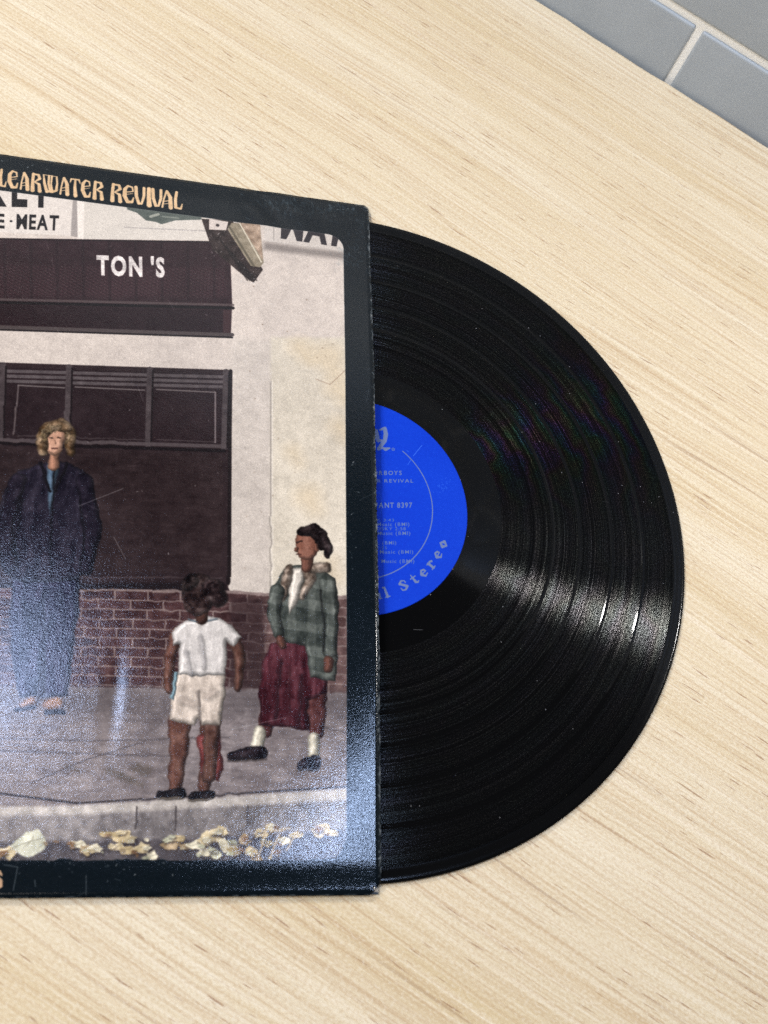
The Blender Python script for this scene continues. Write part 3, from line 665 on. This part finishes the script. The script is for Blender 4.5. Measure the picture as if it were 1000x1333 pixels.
# ------------------------------------------------------------------ the printed record label
RCX, RCY, RZ = -0.0087688, -0.1597834, 0.0015
def label_image():
    cv = Canvas(-.051, -.051, .051, .051, 9000, col(0, 52, 182))
    h, w = cv.h, cv.w
    n = vnoise(h, w, 5, 31, 3); n2 = vnoise(h, w, 200, 32, 2)
    cv.a += (n*.04+n2*.03)[..., None]
    ink = col(98, 112, 152)
    def Q(u, v):
        x, y = inv(u, v, RZ+.0001); return (x-RCX, y-RCY)
    K = lambda a, b: Q(470+a/4.04, 500+b/4.04)            # reading position on the label
    def ft(s, x0, x1, yt, yb, bold=0.0, a=1.0, sl=0.0):
        bold += .012; a = min(1, a*1.2)
        font_text(cv, s, K(x0, yt), K(x1, yt-sl), K(x0, yb), K(x1, yb-sl), ink, bold=bold, a=a, gap=.14)
    ft('ORBOYS', 62, 215, 455, 477, .006); ft('ER REVIVAL', 62, 276, 499, 517, .004, .85)
    ft('FANT 8397', 74, 270, 623, 650, .012, sl=1)
    ft('K 3:43', 84, 174, 707, 722, 0, .65); ft('Music (BMI)', 84, 255, 727, 746, 0, .75)
    ft('DSKY 2:58', 84, 236, 752, 768, 0, .75); ft('Music (BMI)', 86, 260, 774, 793, 0, .75)
    ft('L (BMI)', 84, 186, 825, 843, 0, .75); ft('2:25', 82, 137, 853, 868, 0, .6)
    ft('Music (BMI)', 98, 275, 873, 891, 0, .75); ft('Music (BMI)', 106, 281, 921, 940, 0, .75)
    # ring line from the registered mark round the right side
    pts = [(.0345*math.cos(t), .0345*math.sin(t)) for t in np.radians(np.arange(50, -150, -3))]
    cv.stroke(pts, .00022, ink, 1.2)
    # the last letter of the logo and its registered mark
    sw = .0010
    def yk(pp, ws): cv.stroke([K(*q) for q in pp], [q*.00025 for q in ws], ink, 1.3)
    yk([(60, 238), (80, 244), (84, 270), (92, 296), (112, 296)], [2, 3.2, 4, 3.6, 2])
    yk([(100, 240), (126, 232), (131, 262), (126, 298), (106, 322), (94, 340)], [1.6, 3.4, 4.2, 3.6, 3.6, 3])
    yk([(94, 340), (112, 334), (130, 342), (150, 336)], [3, 2, 3.4, 1.6])
    cx, cy = K(170, 342); cv.stroke([(cx+.00062*math.cos(t), cy+.00062*math.sin(t)) for t in np.linspace(0, 6.3, 14)], .00012, ink, 1.0)
    cv.stroke([(cx-.0002, cy-.0003), (cx-.0002, cy+.0003), (cx+.0002, cy+.0002), (cx+.0002, cy-.0003)], .00007, ink, 1.0)
    # slab lettering following the rim
    for ch, ang, wd in (('a', -76.6, .0040), ('l', -71.0, .0030), ('S', -60.0, .0046), ('t', -52.2, .0036), ('e', -45.4, .0040), ('r', -38.0, .0038), ('e', -30.6, .0040), ('o', -22.9, .0042)):
        a_ = math.radians(ang); up = np.array([-math.cos(a_), -math.sin(a_)]); rt = np.array([-math.sin(a_), math.cos(a_)])
        base = -up*.0436; Hh = .0046
        stroke_glyph(cv, SLAB[ch], lambda x, y: tuple(base+rt*(x-.5)*wd+up*(y*Hh)), .0036, ink, 1.3, 1.0, 1.25)
    # scuffs
    L_ = lambda a, b, c, d, al: cv.stroke([K(a, b), K(c, d)], .00006, col(120, 165, 250), 1.0, al)
    L_(275, 378, 322, 320, .9); L_(246, 424, 262, 400, .7); L_(242, 348, 252, 356, .6)
    rw = random.Random(4)
    for _ in range(22):
        a, b = rw.gauss(425, 22), rw.gauss(535, 24); L_(a, b, a+rw.uniform(-8, 8), b+rw.uniform(-8, 8), .5)
    for _ in range(160):
        a, b = rw.uniform(70, 560), rw.uniform(110, 1220); L_(a, b, a+rw.uniform(-3, 3), b+rw.uniform(-3, 3), rw.uniform(.1, .5))
    pts = [K(82, 556), K(98, 575), K(108, 600), K(112, 640), K(104, 680)]; cv.stroke(pts, .00006, col(90, 130, 230), 1.0, .6)
    return cv.image('label_print')

def print_mat(name, img, rough, spec, bump_scale, bump_dist, bump_str, glitter):
    N = NT(name)
    uv = N.n('ShaderNodeTexCoord')
    im = N.n('ShaderNodeTexImage', {'Vector': uv.outputs['UV']}); im.image = img; im.interpolation = 'Cubic'; im.extension = 'EXTEND'
    N.set('Base Color', im.outputs[0])
    ob = uv.outputs['Object']
    g1 = N.noise(ob, bump_scale, 2, 0.6); g2 = N.noise(N.mapping(ob, (1, 2.2, 1)), bump_scale*.35, 3, 0.6)
    g3 = N.noise(ob, 34, 3, 0.5)
    h = N.math('ADD', N.math('MULTIPLY', g1, 1.0), N.math('ADD', N.math('MULTIPLY', g2, 0.5), N.math('MULTIPLY', g3, glitter)))
    N.set('Normal', N.n('ShaderNodeBump', {'Height': h, 'Strength': bump_str, 'Distance': bump_dist}).outputs[0])
    N.set('Roughness', N.math('ADD', rough-.05, N.math('MULTIPLY', g2, .12))); N.set('Specular IOR Level', spec)
    return N.m

# ------------------------------------------------------------------ counter and wall (setting)
MW, MT, MG, MB = mat_wood(), mat_tile(), mat_grout(), mat_board()
def local_box(bm, x0, x1, y0, y1, z0, z1, bev=0.0, seg=2):
    r = bmesh.ops.create_cube(bm, size=1)
    vs = r['verts']
    for v in vs: v.co = Vector(((x0+x1)/2+v.co.x*(x1-x0), (y0+y1)/2+v.co.y*(y1-y0), (z0+z1)/2+v.co.z*(z1-z0)))
    if bev:
        es = list({e for v in vs for e in v.link_edges})
        bmesh.ops.bevel(bm, geom=es, offset=bev, segments=seg, profile=.6, affect='EDGES')
def place_wallspace(o):
    o.location = (EDGE0[0], EDGE0[1], 0); o.rotation_euler = (0, 0, ANG)
tbl = empty('wooden_countertop', (EDGE0[0], EDGE0[1], 0), 'pale straight-grained wooden countertop under the record and its sleeve', 'countertop')
tbl.rotation_euler = (0, 0, ANG)
bm = bmesh.new()
XS = np.linspace(-.9, .9, 181)
ed = [0.00035*math.sin(x*61)+0.00025*math.sin(x*173+1)+(0.0012 if .085 < x < .4 else 0)*0+random.uniform(-.00012, .00012) for x in XS]
rows = [[(x, -1.1, -.03) for x in XS], [(x, -1.1, 0) for x in XS], [(x, -.0018+e, 0) for x, e in zip(XS, ed)], [(x, -.0010+e, -.0008) for x, e in zip(XS, ed)], [(x, -.0010+e, -.03) for x, e in zip(XS, ed)]]
vv = [[bm.verts.new(p) for p in r] for r in rows]
for a, b in zip(vv[:-1], vv[1:]):
    for i in range(len(XS)-1): bm.faces.new((a[i], a[i+1], b[i+1], b[i]))
from_bm('tabletop', bm, tbl, [MW], smooth=False)

wall = bpy.data.objects.new('wall', None); C.objects.link(wall); place_wallspace(wall); wall['kind'] = 'structure'
wall['label'] = 'grey tiled wall with pale grout behind the wooden counter'
bm = bmesh.new(); local_box(bm, -.95, .95, .0022, .02, -.12, .68); from_bm('grout', bm, wall, [MG], smooth=False)
TL, TH, GR = .152, .076, .0046
bm = bmesh.new(); local_box(bm, 0, TL-GR, 0, .006, 0, TH-GR, .0019, 4)
tm = bpy.data.meshes.new('tile'); bm.to_mesh(tm); bm.free(); tm.materials.append(MT)
tm.polygons.foreach_set('use_smooth', [True]*len(tm.polygons))
ZG = .0385                            # middle of the first level joint
for k in range(-1, 9):
    z0 = ZG-TH+GR/2+k*TH
    off = 0 if k % 2 == 0 else TL/2
    for j in range(-5, 6):
        t = bpy.data.objects.new('tile', tm); C.objects.link(t); t.parent = wall
        t.location = (j*TL+off+GR/2-.0004+random.uniform(-.0002, .0002), .0006+random.uniform(-.0001, .0001), z0)

# ------------------------------------------------------------------ the record
rec = empty('vinyl_record', (RCX, RCY, 0), 'black vinyl record with a bright blue centre label sliding out of its sleeve', 'record')
MGR, MSM, MRM = vinyl('groove'), vinyl('smooth'), vinyl('rim')
def lathe(profile, seg=360, close=False):
    bm = bmesh.new(); rings = []
    for r, z in profile: rings.append([bm.verts.new((r*math.cos(2*math.pi*k/seg), r*math.sin(2*math.pi*k/seg), z)) for k in range(seg)])
    prs = list(zip(rings[:-1], rings[1:]))
    if close: prs.append((rings[-1], rings[0]))
    for a, b in prs:
        for k in range(seg): bm.faces.new((a[k], b[k], b[(k+1) % seg], a[(k+1) % seg]))
    return bm
mm = .001
# rim: outer bead with a shallow bevel down to the grooves
from_bm('rim', lathe([(q[0]*mm, q[1]*mm) for q in ((145.6, 1.30), (146.3, 1.32), (147.2, 1.46), (148.6, 1.72), (149.8, 1.80), (150.6, 1.70), (151.0, 1.35), (151.05, .95), (150.8, .55), (150.2, .30), (149, .20), (120, .20), (60, .20), (4, .20))]), rec, [MRM])
bands = [(65.5, 88.4), (90.0, 100.8), (102.4, 115.8), (117.5, 130.3), (132.1, 145.4)]
for a, b in bands:
    n = 6; from_bm('groove_band', lathe([((a+(b-a)*k/n)*mm, 1.36*mm) for k in range(n+1)]), rec, [MGR])
for a, b in [(88.4, 90.0), (100.8, 102.4), (115.8, 117.5), (130.3, 132.1), (145.4, 145.6)]:
    m = (a+b)/2; w_ = b-a
    if w_ > .5:
        from_bm('track_gap', lathe([(q[0]*mm, q[1]*mm) for q in ((a, 1.36), (a+.2*w_, 1.32), (a+.38*w_, 1.275), (m, 1.262), (b-.38*w_, 1.275), (b-.2*w_, 1.32), (b, 1.36))]), rec, [MSM])
from_bm('run_out', lathe([(q[0]*mm, q[1]*mm) for q in ((49.0, 1.36), (55.0, 1.355), (55.1, 1.35), (64.9, 1.345), (65.5, 1.36))]), rec, [MSM])
LI = label_image()
bm = lathe([(3.6*mm, 1.50*mm), (20*mm, 1.50*mm), (49.7*mm, 1.50*mm), (50.0*mm, 1.47*mm), (50.0*mm, 1.40*mm)], 256)
uvl = bm.loops.layers.uv.new('UVMap')
for f in bm.faces:
    for l in f.loops: l[uvl].uv = ((l.vert.co.x+.051)/.102, (l.vert.co.y+.051)/.102)
from_bm('centre_label', bm, rec, [print_mat('label_paper', LI, .6, .12, 1800, .00004, .5, 0.0)])

# ------------------------------------------------------------------ the sleeve
slv = empty('record_sleeve', (-S_/2, -S_/2, 0), 'worn cardboard record sleeve with dark blue border and printed street picture', 'record sleeve')
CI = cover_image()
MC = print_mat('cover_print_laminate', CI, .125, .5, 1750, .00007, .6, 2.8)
from mathutils import noise as mnoise
def hgt(x, y):                       # height of the outer face above the counter
    sm = lambda t: max(0, min(1, t))**2*(3-2*max(0, min(1, t)))
    ey = min(-y, y+S_); ex = min(1, (x+S_)/.03)
    h = .0023+.0008*sm(ey/.012)*sm(ex)
    h += .0042*max(0, (x+.055)/.055)**1.5*sm(ey/.11)
    h += .00045*mnoise.noise(Vector((x*14, y*14, 3)))*sm(ey/.02)
    d = math.hypot(x+.048, (y+.012)*1.3); h += .00045*math.exp(-(d/.018)**2)*math.sin(x*260+y*190)
    # narrow dent that runs up the cover
    dx = x+.0985-.02*(y+.24); h -= .00035*math.exp(-(dx/.0022)**2)*math.exp(-((y+.247)/.016)**2)
    return h
NG = 150
bm = bmesh.new(); uvl = bm.loops.layers.uv.new('UVMap')
def jag(i, j, x, y):
    if i == NG: x += 00.00010*mnoise.noise(Vector((0, y*700, 1)))+.00030*mnoise.noise(Vector((0, y*90, 5)))
    if j == NG or j == 0: y += .00015*mnoise.noise(Vector((x*300, 0, 9)))
    ex = x-y-S_+.0042                 # clipped lower right corner
    if ex > 0: x -= ex/2; y += ex/2
    e2 = x+y+.0016
    if e2 > 0: x -= e2*.5; y -= e2*.5
    return x, y
top = []; bot = []
for i in range(NG+1):
    ct, cb = [], []
    for j in range(NG+1):
        x, y = jag(i, j, -S_+S_*i/NG, -S_*j/NG)
        z = hgt(x, y)
        ct.append(bm.verts.new((x, y, z))); cb.append(bm.verts.new((x, y, z-.0005)))
    top.append(ct); bot.append(cb)
for i in range(NG):
    for j in range(NG):
        f = bm.faces.new((top[i][j], top[i][j+1], top[i+1][j+1], top[i+1][j])); f.material_index = 0; f.smooth = True
        f = bm.faces.new((bot[i][j], bot[i+1][j], bot[i+1][j+1], bot[i][j+1])); f.material_index = 1
def side(seq, mi):
    for (a, b, c, d) in seq:
        f = bm.faces.new((a, b, c, d)); f.material_index = mi
side([(top[NG][j], top[NG][j+1], bot[NG][j+1], bot[NG][j]) for j in range(NG)], 1)
side([(top[0][j+1], top[0][j], bot[0][j], bot[0][j+1]) for j in range(NG)], 0)
side([(top[i+1][0], top[i][0], bot[i][0], bot[i+1][0]) for i in range(NG)][::-1], 0)
side([(top[i][NG], top[i+1][NG], bot[i+1][NG], bot[i][NG]) for i in range(NG)], 0)
for f in bm.faces:
    for l in f.loops: l[uvl].uv = ((l.vert.co.x+S_)/S_, (l.vert.co.y+S_)/S_)
bmesh.ops.translate(bm, verts=bm.verts, vec=(S_/2, S_/2, 0))
bmesh.ops.recalc_face_normals(bm, faces=bm.faces)
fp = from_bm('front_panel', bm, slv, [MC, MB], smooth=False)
fp.data.polygons.foreach_set('use_smooth', [p.material_index == 0 for p in fp.data.polygons])
N = NT('dark_blue_cover_stock')
N.set('Base Color', lin(18, 30, 40)); N.set('Roughness', .5)
MD = N.m
bm = bmesh.new(); local_box(bm, -S_/2+.0006, S_/2-.0005, -S_/2+.0004, S_/2-.0004, 0.0, .0001+.00005)
from_bm('back_panel', bm, slv, [MD], smooth=False)
for nm, s in (('upper_seam', 1), ('lower_seam', -1)):
    bm = bmesh.new(); local_box(bm, -S_/2+.0006, S_/2-.001, min(s*(S_/2-.0012), s*(S_/2-.0004)), max(s*(S_/2-.0012), s*(S_/2-.0004)), .00015, .0014)
    from_bm(nm, bm, slv, [MD], smooth=False)
bm = bmesh.new(); local_box(bm, -S_/2+.0004, -S_/2+.0010, -S_/2+.0014, S_/2-.0014, .00015, .0014)
from_bm('spine', bm, slv, [MD], smooth=False)
# the layer of board laid bare where the lower right corner is clipped
bm = bmesh.new()
c0 = [(-.0052, -S_+.0004), (-.0008, -S_+.0006), (-.0009, -S_+.0050)]
up = [bm.verts.new((x+S_/2, y+S_/2, .0013)) for x, y in c0]; dn = [bm.verts.new((x+S_/2, y+S_/2, .0002)) for x, y in c0]
bm.faces.new(up); bm.faces.new(dn[::-1])
for k in range(3): bm.faces.new((up[k], dn[k], dn[(k+1) % 3], up[(k+1) % 3]))
from_bm('frayed_corner', bm, slv, [MB], smooth=False)
